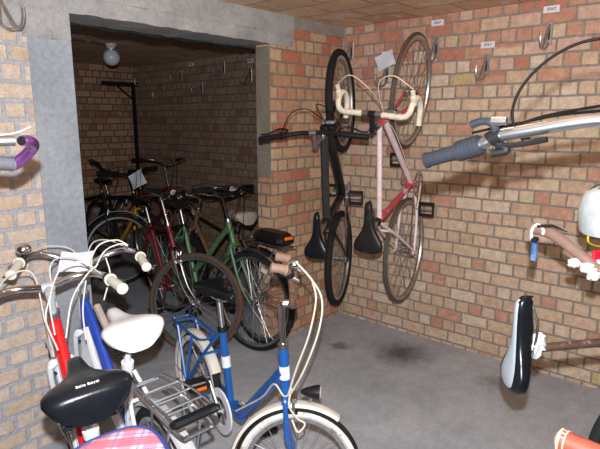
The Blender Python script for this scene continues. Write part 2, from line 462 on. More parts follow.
slab('wall_beam_left', XW, XL0 - .02, YB - .006, YB + .2, 1.93, ZC, 'concrete')
ragged('wall_beam', XL0 - .02, 2.695, YB - .007, YB + .24, 2.013, 2.2, 'concrete')
# a shallow board mark along the beam and the mortar strip above the pier
ragged('wall_beam_ledge', XL0 - .02, 2.695, YB - .012, YB - .006, 2.085, 2.2, 'concrete', 40, .0015)
slab('wall_mortar_strip', 2.695, XH, YB - .008, YB2, 2.125, ZC, 'mortar')
b = MB()  # uneven dark strip standing in for the shadowed gap behind the beam's soffit
loops = []
rnd = random.Random(11)
for i in range(101):
    x = XL1 + .002 + (XJ - XL1 - .004) * i / 100
    z = 2.013 - .012 - .006 * math.sin(i * .31) - rnd.uniform(0, .006)
    loops.append([V((x, YB + .24, z)), V((x, YB + .262, z)), V((x, YB + .262, 2.1)), V((x, YB + .24, 2.1))])
b.loft(loops, 'rubber'); b.build('wall_beam_gap_shade', kind='structure')
slab('trim_jamb_plaster', XJ - .006, XJ, YB + .006, YB2, 1.16, 2.0, 'plaster')
b = MB(); b.box((XJ - .002, (YB + YB2) / 2 + .004, .58), (.004, YB2 - YB - .01, 1.16), 'brick_jamb'); b.build('trim_jamb_bricks', kind='structure')
# grey mortar fillet in the corner
b = MB(); b.tube([(XR, YB, 0), (XR - .004, YB - .004, .7), (XR, YB - .002, 1.4), (XR - .002, YB, 2.2)], [.022, .012, .008, .018], 'mortar', 8)
b.build('trim_corner_mortar', kind='structure')
def ray(x, y, fwd):
    """point seen at a place of the view at a forward distance, used to note down positions"""
    v = 224.5 - y; f = 514.9 + .1953 * v; up = .9808 * v - 102.5; r = x - 300
    k = fwd / f
    return V((.66 * r * k + .751 * fwd, .66 * fwd - .751 * r * k, 1.54 + up * k))

# ------------------------------------------------------------------ lamps, hooks and the post
def lamp(loc, label, on=0.):
    t = empty('globe_ceiling_lamp', Matrix.Translation(loc), label, 'ceiling lamp')
    b = MB(); b.revolve((0, 0, 0), [(0, 0), (.05, 0), (.05, -.012), (.034, -.03), (.030, -.06), (0, -.06)], 'porcelain', 28, ax='z', close=False); b.build('lamp_holder', t)
    b = MB(); b.ball((0, 0, -.115), .072, 'globe' if not on else 'globe_lit', 16); b.build('glass_globe', t)
    b = MB(); b.revolve((0, 0, 0), [(.032, -.045), (.037, -.045), (.037, -.055), (.032, -.055)], 'steel', 24, ax='z'); b.build('collar', t)
    return t
M['globe_lit'] = S('lit_opal_glass', srgb(240, 226, 200), .3, emis=((1., .78, .5), 4.))
lamp((2.55, 4.47, ZC), 'white glass globe lamp on the ceiling of the back room')
lamp((1.95, .85, ZC), 'lit globe lamp on the ceiling of the front room', 1.)
b = MB(); b.tube([(1.6, 4.3, ZC - .012), (2.0, 4.36, ZC - .012), (2.3, 4.41, ZC - .012), (2.49, 4.46, ZC - .012)], .009, 'conduit')
for x in (1.85, 2.3): b.box((x, 4.34 + (x - 1.85) * .12, ZC - .012), (.02, .03, .024), 'steel')
tag(b.build('cable_conduit'), 'thin brown conduit running along ceiling to the globe lamp', 'conduit')

def make_hook():
    t = empty('wall_hook', Matrix(), '', 'hook', 'numbered bicycle hooks on the walls')
    b = MB()
    b.box((-.004, 0, -.045), (.006, .028, .10), 'steel', bev=.002)
    b.box((-.0075, 0, -.045), (.002, .007, .06), 'black'); b.build('plate', t)
    b = MB(); b.tube(spline([(-.006, 0, -.01), (-.03, 0, -.035), (-.065, 0, -.085), (-.095, 0, -.115), (-.12, 0, -.108), (-.132, 0, -.08), (-.13, 0, -.055)]), .0065, 'steel', 8)
    b.tube(spline([(-.006, 0, -.09), (-.03, 0, -.108), (-.07, 0, -.118), (-.098, 0, -.115)]), .005, 'steel', 8)
    b.build('hook_rod', t)
    return t
def make_label():
    t = empty('number_plate', Matrix(), '', 'number plate', 'number plates above the hooks')
    b = MB(); b.box((-.003, 0, 0), (.004, .085, .036), 'label'); b.build('plate', t)
    t2 = t
    return t
hook0, plate0 = make_hook(), make_label()
def copy_tree(o, parent=None):
    c = o.copy(); COL.objects.link(c)
    if parent: c.parent = parent; c.matrix_parent_inverse = Matrix(); c.matrix_local = o.matrix_local
    for ch in list(o.children): copy_tree(ch, c)
    return c
used = {}
def place(src, M4, label):
    o = src if src not in used else copy_tree(src)
    used[src] = 1; o.matrix_world = M4; o['label'] = label
    return o
RW = lambda x, y, z: Matrix.Translation((x, y, z))
HS = Matrix.Diagonal((1.15, 1.25, 1.25, 1))
BW = lambda x, y, z: Matrix.Translation((x, y, z)) @ Matrix.Rotation(PI / 2 + .3, 4, 'Z')   # out of the wall towards -Y
# right wall: (y, z of hook top, plate z, text, label)
TXT = Matrix(((0, 0, -1, -.0055), (-1, 0, 0, 0), (0, 1, 0, 0), (0, 0, 0, 1)))
for (y, z, zp, s, lab, lab2) in (
        (1.685, 2.055, 2.152, '0967', 'steel hook holding the front wheel of the white and pink racing bicycle', 'number plate just above the hook of the racing bicycle'),
        (1.345, 1.925, 1.987, '0967', 'empty steel hook on the brick wall just right of the racing bicycle', 'lower of the two number plates to the right of the racing bicycle'),
        (.995, 2.075, 2.146, '0961', 'empty steel hook highest up and furthest right on the brick wall', 'number plate furthest right near the ceiling'),
        (2.05, 1.915, 1.987, '0966', 'steel hook with a sheet of white paper behind the racing bicycle wheel', 'small number plate on the paper behind the racing bicycle wheel')):
    place(hook0, RW(XR, y, z) @ HS, lab)
    p = place(plate0, RW(XR - (.008 if s == '0966' else 0), y + .0, zp), lab2)
    text(s, .024, 'ink', p, TXT, 'printed_number')
place(hook0, RW(XR, 2.36, 2.09) @ HS, 'steel hook in the room corner holding the black mountain bicycle')
place(hook0, BW(.885, YB - .014, 2.045) @ HS, 'large steel hook at the top left corner of the photo')
b = MB()
def sheet(b, M4, w, h, m, curl=.01, nx=8, ny=8, th=.0008, rot=0.):
    pts = [[None] * (ny + 1) for _ in range(nx + 1)]; vs = []
    for s_ in (0, 1):
        for i in range(nx + 1):
            for j in range(ny + 1):
                x, y = (i / nx - .5) * w, (j / ny - .5) * h
                vs.append(M4 @ V((x, y, curl * math.sin(i / nx * 4) * math.cos(j / ny * 3) + s_ * th)))
    k = (nx + 1) * (ny + 1); fs = []
    for i in range(nx):
        for j in range(ny):
            a, b_, c, d = i * (ny + 1) + j, (i + 1) * (ny + 1) + j, (i + 1) * (ny + 1) + j + 1, i * (ny + 1) + j + 1
            fs += [(d, c, b_, a), (a + k, b_ + k, c + k, d + k)]
    for i in range(nx):
        for j in (0, ny):
            a, c = i * (ny + 1) + j, (i + 1) * (ny + 1) + j; fs.append((a, c, c + k, a + k))
    for j in range(ny):
        for i in (0, nx):
            a, c = i * (ny + 1) + j, i * (ny + 1) + j + 1; fs.append((a, c, c + k, a + k))
    b.add(vs, fs, m)
sheet(b, Matrix.Translation((XR - .020, 2.06, 1.945)) @ Matrix.Rotation(-PI / 2, 4, 'Y') @ Matrix.Rotation(.35, 4, 'Z'), .10, .145, 'paper', .006)
tag(b.build('paper_note'), 'white paper note on the hook behind the racing bicycle wheel', 'paper')
# back room hooks
for i, (y, z) in enumerate(((5.88, 2.10), (5.51, 1.93), (5.14, 2.10), (4.77, 1.95), (4.395, 2.14), (3.985, 2.04))):
    place(hook0, RW(XH, y, z) @ HS, ('empty hook on the dark back room wall, %s' % ['deepest in, nearest the far corner', 'low one second from the far corner',
        'high one third from the far corner', 'low one in the middle', 'high one just under the ceiling', 'low one nearest the brick pier'][i]))
p = place(plate0, RW(XH, 3.985, 2.12), 'number plate over the back room hook nearest the brick pier'); text('0954', .032, 'ink', p, TXT, 'printed_number')
p = place(plate0, RW(XH, 4.95, 2.15), 'number plate under the back room ceiling, deeper in than the other one'); text('0955', .032, 'ink', p, TXT, 'printed_number')

t = empty('steel_post', Matrix.Translation((3.70, 6.02, 0)), 'thin black post with a braced arm in the far corner', 'post')
b = MB(); b.box((0, 0, .98), (.035, .035, 1.96), 'dark_steel'); b.build('upright', t)
b = MB(); b.box((-.17, 0, 1.97), (.48, .05, .05), 'dark_steel'); b.build('arm', t)
b = MB(); b.tube([(-.22, 0, 1.95), (-.0, 0, 1.78)], .012, 'dark_steel', 6); b.build('brace', t)

# ------------------------------------------------------------------ bicycles
def saddle_mb(c, L, W, kind, mat, T, mat2=None, tilt=0.):
    """c centre top; nose to +x"""
    b = MB(T); R = Matrix.Rotation(-tilt, 3, 'Y')
    if kind == 'comfort':
        st = [(-.5, .58, -.004), (-.485, .78, .004), (-.45, .92, .011), (-.38, 1.0, .016), (-.27, 1.0, .015), (-.13, .86, .007), (-.02, .64, .0), (.08, .42, -.002), (.2, .29, .0), (.33, .24, .002), (.43, .21, .001), (.48, .15, -.006), (.5, .06, -.014)]
        top, drop = .028, .045
    else:
        st = [(-.5, .30, -.004), (-.485, .62, .002), (-.44, .86, .006), (-.36, 1.0, .006), (-.27, .92, .003), (-.17, .70, .0), (-.07, .48, -.002), (.05, .34, -.002), (.2, .27, .0), (.35, .25, .002), (.44, .22, .001), (.485, .15, -.004), (.5, .06, -.012)]
        top, drop = .016, .036
    loops = []
    n = 20
    for (x, w, dz) in st:
        hw = W / 2 * w; l = []
        nd = 1.0 if w > .5 else 1.0
        edge = .6 if w < .2 else 1.
        for k in range(n):
            a = 2 * PI * k / n; cy, sz = math.cos(a), math.sin(a)
            yy = hw * math.copysign(abs(cy) ** .6, cy)
            zz = (top * edge * abs(sz) ** .8 if sz > 0 else -drop * edge * abs(sz) ** .55 * (1 - .25 * (x > .2))) + dz
            if sz < 0: yy *= (1 - .22 * abs(sz))
            l.append(V(c) + R @ V((x * L, yy, zz - top)))
        loops.append(l)
    b.loft(loops, mat)
    if mat2:   # lighter panel set into the top
        loops = []
        for (x, w, dz) in st[1:-1]:
            hw = W / 2 * w * .62; x2 = x * .95; l = []
            for k in range(12):
                a = 2 * PI * k / 12
                l.append(V(c) + R @ V((x2 * L, hw * math.cos(a), dz - top + top * .94 + .0045 * math.sin(a))))
            loops.append(l)
        b.loft(loops, mat2)
    return b

def along(path, a, b):
    """piece of a polyline between the length fractions a and b"""
    P = [V(p) for p in path]; L = [0]
    for i in range(1, len(P)): L.append(L[-1] + (P[i] - P[i - 1]).length)
    def at(s):
        s *= L[-1]
        for i in range(1, len(P)):
            if L[i] >= s - 1e-9:
                f = (s - L[i - 1]) / max(L[i] - L[i - 1], 1e-9); return P[i - 1].lerp(P[i], f)
        return P[-1]
    return [at(a)] + [P[i] for i in range(len(P)) if a < L[i] / L[-1] < b] + [at(b)]

DEF = dict(R=.335, Rr=None, wb=1.05, bbx=.43, bbz=.28, ha=70, sa=72, seat=.95, sl=.50, hl=.15, stem=1.02, ext=.06, tyre=.019, style='diamond',
           tyre_m='rubber', wall_m=None, rim='alloy', frame='black_paint', top_m=None, head_m=None, fork_m=None, seat_m='leather', seat_k='sport', sL=.27, sW=.15,
           post='alloy', bar='flat', bar_m='black', grip='black', grip_l=.12, guards=None, carrier=None, steer=0., lamp=False, bell=None,
           cable='cable_black', kick=False, chainguard=None, crank=-40, light=False, spokes=28, barw=.29, levers='black', rise=.0, stem_m=None,
           front_lamp=None, seat2=None, simple_cables=False, rear_stays_m=None, pedal_refl=None, stilt=0.)

def bicycle(label, M4, name='bicycle', category='bicycle', group=None, **kw):
    c = dict(DEF); c.update(kw); g = lambda k: c[k]
    R, wb = c['R'], c['wb']; Rr = c['Rr'] or R
    t = empty(name, M4, label, category, group)
    # frame geometry
    BB = V((c['bbx'], 0, c['bbz'])); RA = V((0, 0, Rr)); FA = V((wb, 0, R))
    sa = math.radians(c['sa']); ha = math.radians(c['ha'])
    sd = V((-math.cos(sa), 0, math.sin(sa))); hd = V((-math.cos(ha), 0, math.sin(ha)))
    A0 = V((wb - c.get('off', .05), 0, R))
    hb = A0 + hd * (R + .045 + (.015 if c['guards'] else 0)); ht = hb + hd * c['hl']
    st = BB + sd * c['sl']
    ms = A0 + hd * ((c['stem'] - R) / hd.z)
    Tf = Matrix.Translation(A0) @ Matrix.Rotation(math.radians(c['steer']), 4, hd) @ Matrix.Translation(-A0)
    fm = c['frame']; tr = .0165 * c.get('fat', 1.)
    b = MB()
    top_m = c['top_m'] or fm; sty = c['style']; rs = c['rear_stays_m'] or fm
    if sty == 'diamond':
        b.tube([st - sd * .03, ht - hd * .03], tr * .9, top_m); b.tube([BB, hb + hd * .03], tr * 1.05, c.get('down_m') or fm)
    elif sty == 'slope':
        b.tube([st - sd * .02, ht - hd * .04], tr * 1.05, top_m); b.tube(spline([BB, BB.lerp(hb, .5) + V((.01, 0, .0)), hb + hd * .03]), tr * 1.35, c.get('down_m') or fm)
    elif sty == 'step':
        lo = BB + sd * .15
        b.tube(spline([lo, lo.lerp(ht, .35) + V((.015, 0, -.02)), lo.lerp(ht, .7) + V((.015, 0, -.015)), ht - hd * .035]), tr * 1.2, c.get('down_m') or fm)
        b.tube(spline([BB, BB.lerp(hb, .4) + V((.03, 0, -.035)), BB.lerp(hb, .75) + V((.03, 0, -.02)), hb + hd * .02]), tr * 1.0, top_m)
    elif sty == 'beam':
        b.tube([BB + V((.0, 0, .012)), BB + V((.10, 0, .018)), BB + V((.13, 0, .04)), hb + hd * .08], .0235, fm, 12)
        b.tube([BB + V((.01, 0, -.012)), BB + V((.10, 0, -.008))], .018, fm, 8)
    b.tube([BB, st], tr, c.get('seat_tube_m') or fm)
    b.tube([BB + V((0, -.036, 0)), BB + V((0, .036, 0))], .022, fm, 14)
    b.tube([hb, ht], .019, c['head_m'] or fm, 14)
    for s in (-1, 1):
        b.tube(spline([RA + V((0, .062 * s, 0)), RA.lerp(BB, .55) + V((0, .055 * s, 0)), BB + V((-.03, .022 * s, 0))]), .009, rs, 8)
        b.tube(spline([RA + V((0, .062 * s, 0)), RA.lerp(st, .5) + V((0, .048 * s, 0)), st + V((-.012, .016 * s, -.025))]), .0075, rs, 8)
        b.box(RA + V((0.0, .062 * s, 0)), (.035, .006, .04), rs)
    q = RA.lerp(st, (Rr + .03) / (st - RA).length); b.tube([q + V((0, -.042, 0)), q + V((0, .042, 0))], .007, rs, 8)
    b.tube([st - sd * .012, st + sd * .012], tr * 1.35, 'black' if fm != 'white_paint' else 'white_paint', 12)
    b.build('frame', t)
    if c.get('beam_badge'):
        for (p0, p1) in ((BB + sd * (c['sl'] * .52), BB + sd * (c['sl'] * .66)), (hb + hd * .05, hb + hd * .10)):
            b = MB(); b.tube([p0, p1], .0205, 'paper', 14); b.build('sticker', t, label='pale blue and white sticker')
    # fork
    b = MB(Tf); ff = c['fork_m'] or fm; fw = c.get('fw', .041)
    for s in (-1, 1):
        cr = hb - hd * .012
        axis_low = A0 + hd * .09
        b.tube(spline([cr + V((0, .014 * s, 0)), cr - hd * .02 + V((0, fw * s, 0)), A0 + hd * (R * .55) + V((0, fw * s, 0)), axis_low + V((.012, fw * s, 0)), FA + V((0, fw * s, 0))]),
               ([.0105] * 13 + [.0075] * 12) if not c.get('susp') else .016, ff, 10)
        b.box(FA + V((0, fw * s, 0)), (.026, .005, .03), ff)
    b.tube([cr - hd * .02 + V((0, -fw, 0)), cr + V((0, 0, .005)), cr - hd * .02 + V((0, fw, 0))], .014, ff, 10)
    b.build('fork', t)
    # wheels
    def wheel(nm, ctr, rad, T, rear):
        tw = c['tyre']; b = MB(T); k = 10; prof = [(rad - tw + tw * math.cos(2 * PI * i / k), tw * math.sin(2 * PI * i / k)) for i in range(k)]
        tread = prof[:3] + [prof[-1], prof[-2]]
        b.revolve(ctr, prof, c['wall_m'] or c['tyre_m'])
        if c['wall_m']:
            b.revolve(ctr, [(rad - tw + tw * 1.06 * math.cos(a), tw * 1.06 * math.sin(a)) for a in [(-1.05 + 2.1 * i / 6) for i in range(7)]] + [(rad - tw, 0)], c['tyre_m'])
        w = b.build(nm, t)
        ri = rad - 2 * tw
        b = MB(T); b.revolve(ctr, [(ri + .008, -.012), (ri + .008, .012), (ri - .012, .010), (ri - .016, 0), (ri - .012, -.010)], c['rim']); b.build('rim', w)
        b = MB(T); hw = .03 if not rear else .034
        b.tube([ctr + V((0, -hw - .02, 0)), ctr + V((0, hw + .02, 0))], .006, 'steel', 8)
        b.tube([ctr + V((0, -hw, 0)), ctr + V((0, -hw + .004, 0)), ctr + V((0, -hw + .006, 0)), ctr + V((0, hw - .006, 0)), ctr + V((0, hw - .004, 0)), ctr + V((0, hw, 0))], [.024, .024, .013, .013, .024, .024], 'dull_chrome', 14)
        b.build('hub', w)
        b = MB(T); ns = c['spokes']
        for i in range(ns):
            a = 2 * PI * i / ns; s = 1 if i % 2 else -1; da = (1 if (i // 2) % 2 else -1) * 1.1
            b.tube([ctr + V((math.cos(a + da) * .02, s * hw * .9, math.sin(a + da) * .02)), ctr + V((math.cos(a) * (ri - .008), 0, math.sin(a) * (ri - .008)))], .0013, 'steel', 4, cap=False)
        b.build('spokes', w)
        if c.get('wheel_refl'):
            b = MB(T); a = 1.2; b.box(ctr + V((math.cos(a) * ri * .8, 0, math.sin(a) * ri * .8)), (.05, .006, .03), c['wheel_refl'], Matrix.Rotation(-a + PI / 2, 3, 'Y')); b.build('reflector', w)
        return w
    wheel('rear_wheel', RA, Rr, None, True); wheel('front_wheel', FA, R, Tf, False)
    # transmission
    b = MB(); cx = BB + V((0, -.048, 0)); cr_ = .085
    b.revolve(cx, [(cr_, -.0015), (cr_, .0015), (cr_ - .016, .0015), (cr_ - .016, -.0015)], 'dull_chrome' if not c.get('ring_m') else c['ring_m'], 40)
    for i in range(5):
        a = i * 2 * PI / 5; b.tube([cx, cx + V((math.cos(a), 0, math.sin(a))) * (cr_ - .01)], .005, 'dull_chrome', 6)
    b.tube([BB + V((0, -.06, 0)), BB + V((0, .06, 0))], .011, 'steel', 10)
    ring = b.build('chainring', t)
    b = MB(); z1 = RA + V((0, -.048, 0)); rc = .034
    b.tube([z1 + V((0, 0, rc)), cx + V((0, 0, cr_))], .0045, 'rust', 6, flat=.6); b.tube([z1 + V((0, 0, -rc)), cx + V((0, 0, -cr_))], .0045, 'rust', 6, flat=.6)
    b.revolve(z1, [(rc, -.01), (rc, .006), (.012, .012), (.012, -.012)], 'dull_chrome', 20)
    b.build('chain', t)
    for s in (-1, 1):
        a = math.radians(c['crank']) + (PI if s > 0 else 0); cl = .165 if R > .3 else .14
        p0 = BB + V((0, .062 * s, 0)); p1 = p0 + V((math.cos(a) * cl, .012 * s, math.sin(a) * cl))
        b = MB(); b.tube([p0, p1], [.012, .009], c.get('crank_m', 'dull_chrome'), 8); cr2 = b.build('crank_arm', t)
        b = MB(); pc = p1 + V((0, .06 * s, 0)); pr = Matrix.Rotation(c.get('pedal_rot', 0.), 3, 'Y')
        b.tube([p1, pc + V((0, .045 * s, 0))], .006, 'steel', 6)
        for q in (-1, 1): b.box(pc + pr @ V((.036 * q, 0, 0)), (.018, .092, .026), 'black', pr, bev=.003)
        for q in (-1, 1): b.box(pc + pr @ V((0, .042 * q, 0)), (.07, .01, .022), 'black', pr)
        pd = b.build('pedal', cr2)
        if c['pedal_refl'] and s < 0:
            for q in (-1, 1):
                b = MB(); b.box(pc + pr @ V((.0462 * q, 0, 0)), (.003, .05, .014), 'orange', pr); ob = b.build('pedal_reflector', cr2)
    if c['chainguard'] == 'ring':
        b = MB(); b.revolve(cx + V((0, -.006, 0)), [(.105, -.004), (.105, .004), (.066, .004), (.062, 0), (.066, -.004)], c.get('guard_m', 'white_paint'), 40); b.build('chain_guard', t)
    elif c['chainguard']:
        b = MB(); lp = []
        for (x, zc_, hh) in ((-.02, Rr, .045), (.1, Rr - .01, .05), (.25, (Rr + c['bbz']) / 2, .07), (.38, c['bbz'], .09), (.46, c['bbz'], .095), (.53, c['bbz'], .06)):
            lp.append([V((x, -.075 + .012 * sg, zc_ + hh * e)) for (sg, e) in ((-1, -.8), (-1, .9), (0, 1), (1, .9), (1, -.8), (0, -.9))])
        b.loft(lp, c['chainguard']); b.build('chain_guard', t)
    # seat
    tz = c['seat']; sp = BB + sd * ((tz - .05 - BB.z) / sd.z)
    b = MB(); b.tube([st - sd * .03, sp + sd * .01], .0125, c['post'], 12); b.box(sp + V((0, 0, .008)), (.035, .04, .026), c.get('clamp_m', 'steel')); b.build('seat_post', t)
    cs = V((sp.x + .012, 0, tz))
    sdl = saddle_mb(cs, c['sL'], c['sW'], c['seat_k'], c['seat_m'], None, c['seat2'], c['stilt']).build('saddle', t, angle=60)
    b = MB()
    for s in (-1, 1):
        b.tube(spline([cs + V((c['sL'] * .42, .006 * s, -.03)), cs + V((c['sL'] * .22, .02 * s, -.05)), cs + V((-.0, .023 * s, -.053)), cs + V((-c['sL'] * .2, .03 * s, -.045)), cs + V((-c['sL'] * .38, .045 * s, -.028))]), .0035, 'chrome', 6)
        if c['seat_k'] == 'comfort':
            hx = [cs + V((-c['sL'] * .33 + .016 * math.cos(i * .8), .055 * s + .016 * math.sin(i * .8), -.095 + .0022 * i)) for i in range(30)]
            b.tube(hx, .003, 'black', 5)
            b.tube([cs + V((-c['sL'] * .33, .055 * s, -.098)), sp + V((.0, .015 * s, .0))], .004, 'black', 6)
    b.build('saddle_rails', sdl)
    # stem and bar
    fwd = V((math.sin(ha), 0, math.cos(ha))); sm = c['stem_m'] or c['bar_m']
    bc = ms + fwd * c['ext']
    b = MB(Tf); b.tube([ht, ms], .0125, sm if sm != 'bar_tape' else 'alloy', 12); b.tube([ht - hd * .003, ht + hd * .018], .021, 'dull_chrome', 12)
    b.tube([ms - hd * .012, ms + hd * .01], .016, sm if sm != 'bar_tape' else 'black', 10)
    if c['ext'] > .02: b.tube([ms, bc], .0135, sm if sm != 'bar_tape' else 'alloy', 10)
    b.tube([bc + V((0, -.02, 0)), bc + V((0, .02, 0))], .018, sm if sm != 'bar_tape' else 'black', 10)
    b.build('stem', t)
    bw = c['barw']; kind = c['bar']; ri_ = c['rise']
    if kind == 'drop':
        half = [(0, 0, 0), (0, .09, 0), (.0, .165, 0), (.02, .195, -.002), (.06, .205, -.008), (.095, .207, -.04), (.095, .208, -.085), (.06, .209, -.125), (.01, .21, -.135), (-.04, .211, -.135)]
    elif kind == 'flat':
        half = [(0, 0, 0), (0, .07, ri_ * .1), (-.005, .12, ri_ * .6), (-.012, .17, ri_), (-.03, bw, ri_)]
    elif kind == 'city':
        half = [(0, 0, 0), (.02, .06, .01), (.035, .12, .035), (.025, .19, .055), (-.02, .235, .06), (-.08, .255, .058), (-.15, .265, .05), (-.225, .275, .042)]
        half = [(p[0], p[1] * c.get('bar_y', 1.), p[2] * c.get('bar_z', 1.)) for p in half]
    elif kind == 'high':
        half = [(0, 0, 0), (.01, .05, .01), (.03, .12, .09), (.02, .2, .14), (-.04, .24, .15), (-.2, bw, .14)]
    else: half = kind
    rb = .0125 if kind != 'drop' else .0155
    hb_ = None; b = MB(Tf); halves = []
    for s in (-1, 1):
        P = spline([bc + V((p[0], p[1] * s, p[2])) for p in half], 5); halves.append(P)
    full = halves[0][::-1] + halves[1][1:]
    if kind == 'drop':
        b.tube(full, rb, 'bar_tape', 12); n = len(full); b.tube(full[n // 2 - 3:n // 2 + 4], .0165, 'dull_chrome', 12)
    else: b.tube(full, [(.0125 if i < 6 or i > len(full) - 7 or kind != 'flat' else .0125) for i in range(len(full))], c['bar_m'], 12)
    bar = b.build('handlebar', t)
    for s, P in zip((-1, 1), halves):
        gl = c['grip_l']; L = sum((P[i] - P[i - 1]).length for i in range(1, len(P)))
        if kind == 'drop':
            b = MB(Tf); hp = V((bc.x + .085, .207 * s, bc.z - .012))
            b.tube(spline([hp + V((-.02, 0, -.01)), hp + V((.02, 0, .012)), hp + V((.045, 0, .03))]), [.016] * 7 + [.012] * 6, 'bar_tape', 10); b.build('brake_hood', bar)
            b = MB(Tf); b.tube(spline([hp + V((.04, 0, .022)), hp + V((.06, -.003 * s, .0)), hp + V((.055, -.006 * s, -.05)), hp + V((.04, -.01 * s, -.10))]), .0055, 'dull_chrome', 8); b.build('brake_lever', bar)
            b = MB(Tf); b.tube([P[-1], P[-1] + (P[-1] - P[-2]).normalized() * .006], .0165, 'black', 12); b.build('bar_plug', bar)
        else:
            G = along(P, 1 - gl / L, 1.0); b = MB(Tf); m_ = max(len(G), 2)
            G2 = along(G, 0, 1); rr = []
            b.tube(G, c.get('grip_r', .0165), c['grip'], 14)
            e = (G[-1] - G[-2]).normalized()
            b.tube([G[-1] - e * .002, G[-1] + e * .004, G[-1] + e * .009], [c.get('grip_r', .0165) * 1.12, c.get('grip_r', .0165) * 1.12, .008], c['grip'], 14)
            b.tube([G[0] - e * .003, G[0] + e * .005], c.get('grip_r', .0165) * 1.3, c['grip'], 14)
            b.build('grip', bar)
            # lever with clamp
            if c['levers']:
                q = along(P, 1 - (gl + .03) / L, 1 - (gl + .015) / L); b = MB(Tf)
                b.tube(q, .018, 'black', 12)
                dn = V((.03, 0, -.018)) if kind != 'city' else V((.012, s * .028, -.012))
                mid = q[0] + dn
                b.tube([q[0], mid], .008, 'black' if c['levers'] == 'black' else 'chrome', 8)
                b.tube(spline([mid, mid.lerp(P[-1], .35) + dn * .7, mid.lerp(P[-1], .75) + dn * .55, P[-1] + dn * .9]), [.0065] * 7 + [.0055] * 12, c['levers'] if c['levers'] != 'white' else 'chrome', 8, flat=.7)
                b.build('brake_lever', bar)
    if c['bell']:
        P = halves[1 if c['bell'][0] > 0 else 0]; q = along(P, c['bell'][1], c['bell'][1] + .05)[0]
        b = MB(Tf); b.tube([q, q + V((0, 0, .022))], .009, 'black', 8); b.ball(q + V((0, 0, .036)), .029, 'chrome', 12, (1, 1, .75)); b.build('bell', bar)
    # cables
    cm = c['cable']
    if cm:
        for s, P in zip((-1, 1), halves):
            q = along(P, .62, .66)[0] if kind != 'drop' else bc + V((.14, .207 * s, .015))
            b = MB(); A = Tf @ q; B = Tf @ (bc + V((.13, .03 * s, .02))); Cc = Tf @ (hb + V((.06, .02 * s, .02)));
            if c.get('cable_low'): A = Tf @ q; B = Tf @ (bc + V((.11, .05 * s, -.03)))
            if s > 0: pts = [A, A.lerp(B, .5) + V((.05, 0, .03)), B, Cc.lerp(B, .4), Cc]
            else: pts = [A, A.lerp(B, .5) + V((.06, 0, .045)), B + V((.015, 0, .01)), ht + V((.05, -.02, -.05)), BB.lerp(hb, .8) + V((0, -.02, .0)), BB.lerp(hb, .25) + V((0, -.022, .0))]
            b.tube(spline(pts, 8), c.get('cable_r', .0026), cm, 6); b.build('brake_cable', t)
    # brakes
    b = MB(Tf); q = hb - hd * .02 + V((.032, 0, 0)); b.box(q, (.022, .075, .014), 'dull_chrome', bev=.003)
    for s in (-1, 1): b.tube([q + V((0, .034 * s, 0)), q + V((0, .03 * s, -.05))], .006, 'dull_chrome', 8); b.box(q + V((-.004, .022 * s, -.05)), (.04, .012, .012), 'rubber')
    b.build('brake_caliper', t)
    # mudguards
    def guard(nm, ctr, rad, a0, a1, T, m, w=.026):
        b = MB(T); rr = rad + .014
        prof = [(rr - .006, -w), (rr + .004, -w * .75), (rr + .008, 0), (rr + .004, w * .75), (rr - .006, w), (rr + .002, w * .7), (rr + .0055, 0), (rr + .002, -w * .7)]
        b.revolve(ctr, prof, m, 36, math.radians(a0), math.radians(a1))
        for s in (-1, 1):
            for aa in ((a0 + a1) / 2 - 62,) if nm == 'front_mudguard' else ((a1 - 18),):
                a = math.radians(aa if nm != 'front_mudguard' else a1 - 15)
                b.tube([ctr + V((0, .045 * s, 0)), ctr + V((math.cos(a) * rr, w * s * .9, math.sin(a) * rr))], .0022, 'steel', 5)
        return b.build(nm, t)
    if c['guards']:
        gm = c['guards']
        guard('front_mudguard', FA, R, c.get('fg0', 48), 185, Tf, c.get('fguard', gm), c.get('gw', .026)); gu = guard('rear_mudguard', RA, Rr, c.get('rg0', 30), 200, None, gm, c.get('gw', .026))
        a = math.radians(172); p = RA + V((math.cos(a), 0, math.sin(a))) * (Rr + .03)
        b = MB(); b.box(p, (.014, .035, .06), 'red_refl', bev=.003); b.build('rear_reflector', t)
    if c['carrier']:
        cm_ = c['carrier']; cz = 2 * Rr + c.get('car_h', .065); x0, x1, hw = c.get('car_x', (-.30, .10)) + (c.get('car_w', .055),)
        b = MB()
        for s in (-1, 1):
            b.tube(spline([(x1 + .05, .03 * s, cz), (x1, hw * s, cz), (x0 + .03, hw * s, cz), (x0, hw * .6 * s, cz)], 5), .0055, cm_, 8)
            b.tube([(-.05 if x0 < -.25 else .06, hw * s, cz), (0, .065 * s, Rr)], .0045 if x0 < -.25 else .007, cm_, 8); b.tube([(x0 + .08, hw * s, cz), (0, .065 * s, Rr)], .0045 if x0 < -.25 else .008, cm_, 8)
        b.tube([(x0, -hw * .6, cz), (x0, hw * .6, cz)], .0055, cm_, 8)
        for i in range(c.get('car_n', 5)): b.tube([(x0 + .06 + i * .075, -hw, cz), (x0 + .06 + i * .075, hw, cz)], .0035, cm_, 6)
        b.tube([(x1 + .05, -.03, cz), (x1 + .05, .03, cz)], .005, cm_, 6)
        b.build('luggage_carrier', t)
    if c['front_lamp']:
        b = MB(Tf); p = V(c['front_lamp']) + V((wb, 0, 0)); 
        b.tube([p + V((-.05, 0, 0)), p + V((-.03, 0, 0)), p + V((.01, 0, 0)), p + V((.022, 0, 0))], [.006, .016, .028, .028], 'black', 16)
        b.tube([p + V((-.01, 0, -.02)), p + V((-.02, 0, -.07)), ], .006, 'steel', 6)
        lm = b.build('head_lamp', t); b = MB(Tf); b.tube([p + V((.0215, 0, 0)), p + V((.0265, 0, 0))], [.025, .02], 'lens', 16); b.build('lens', lm)
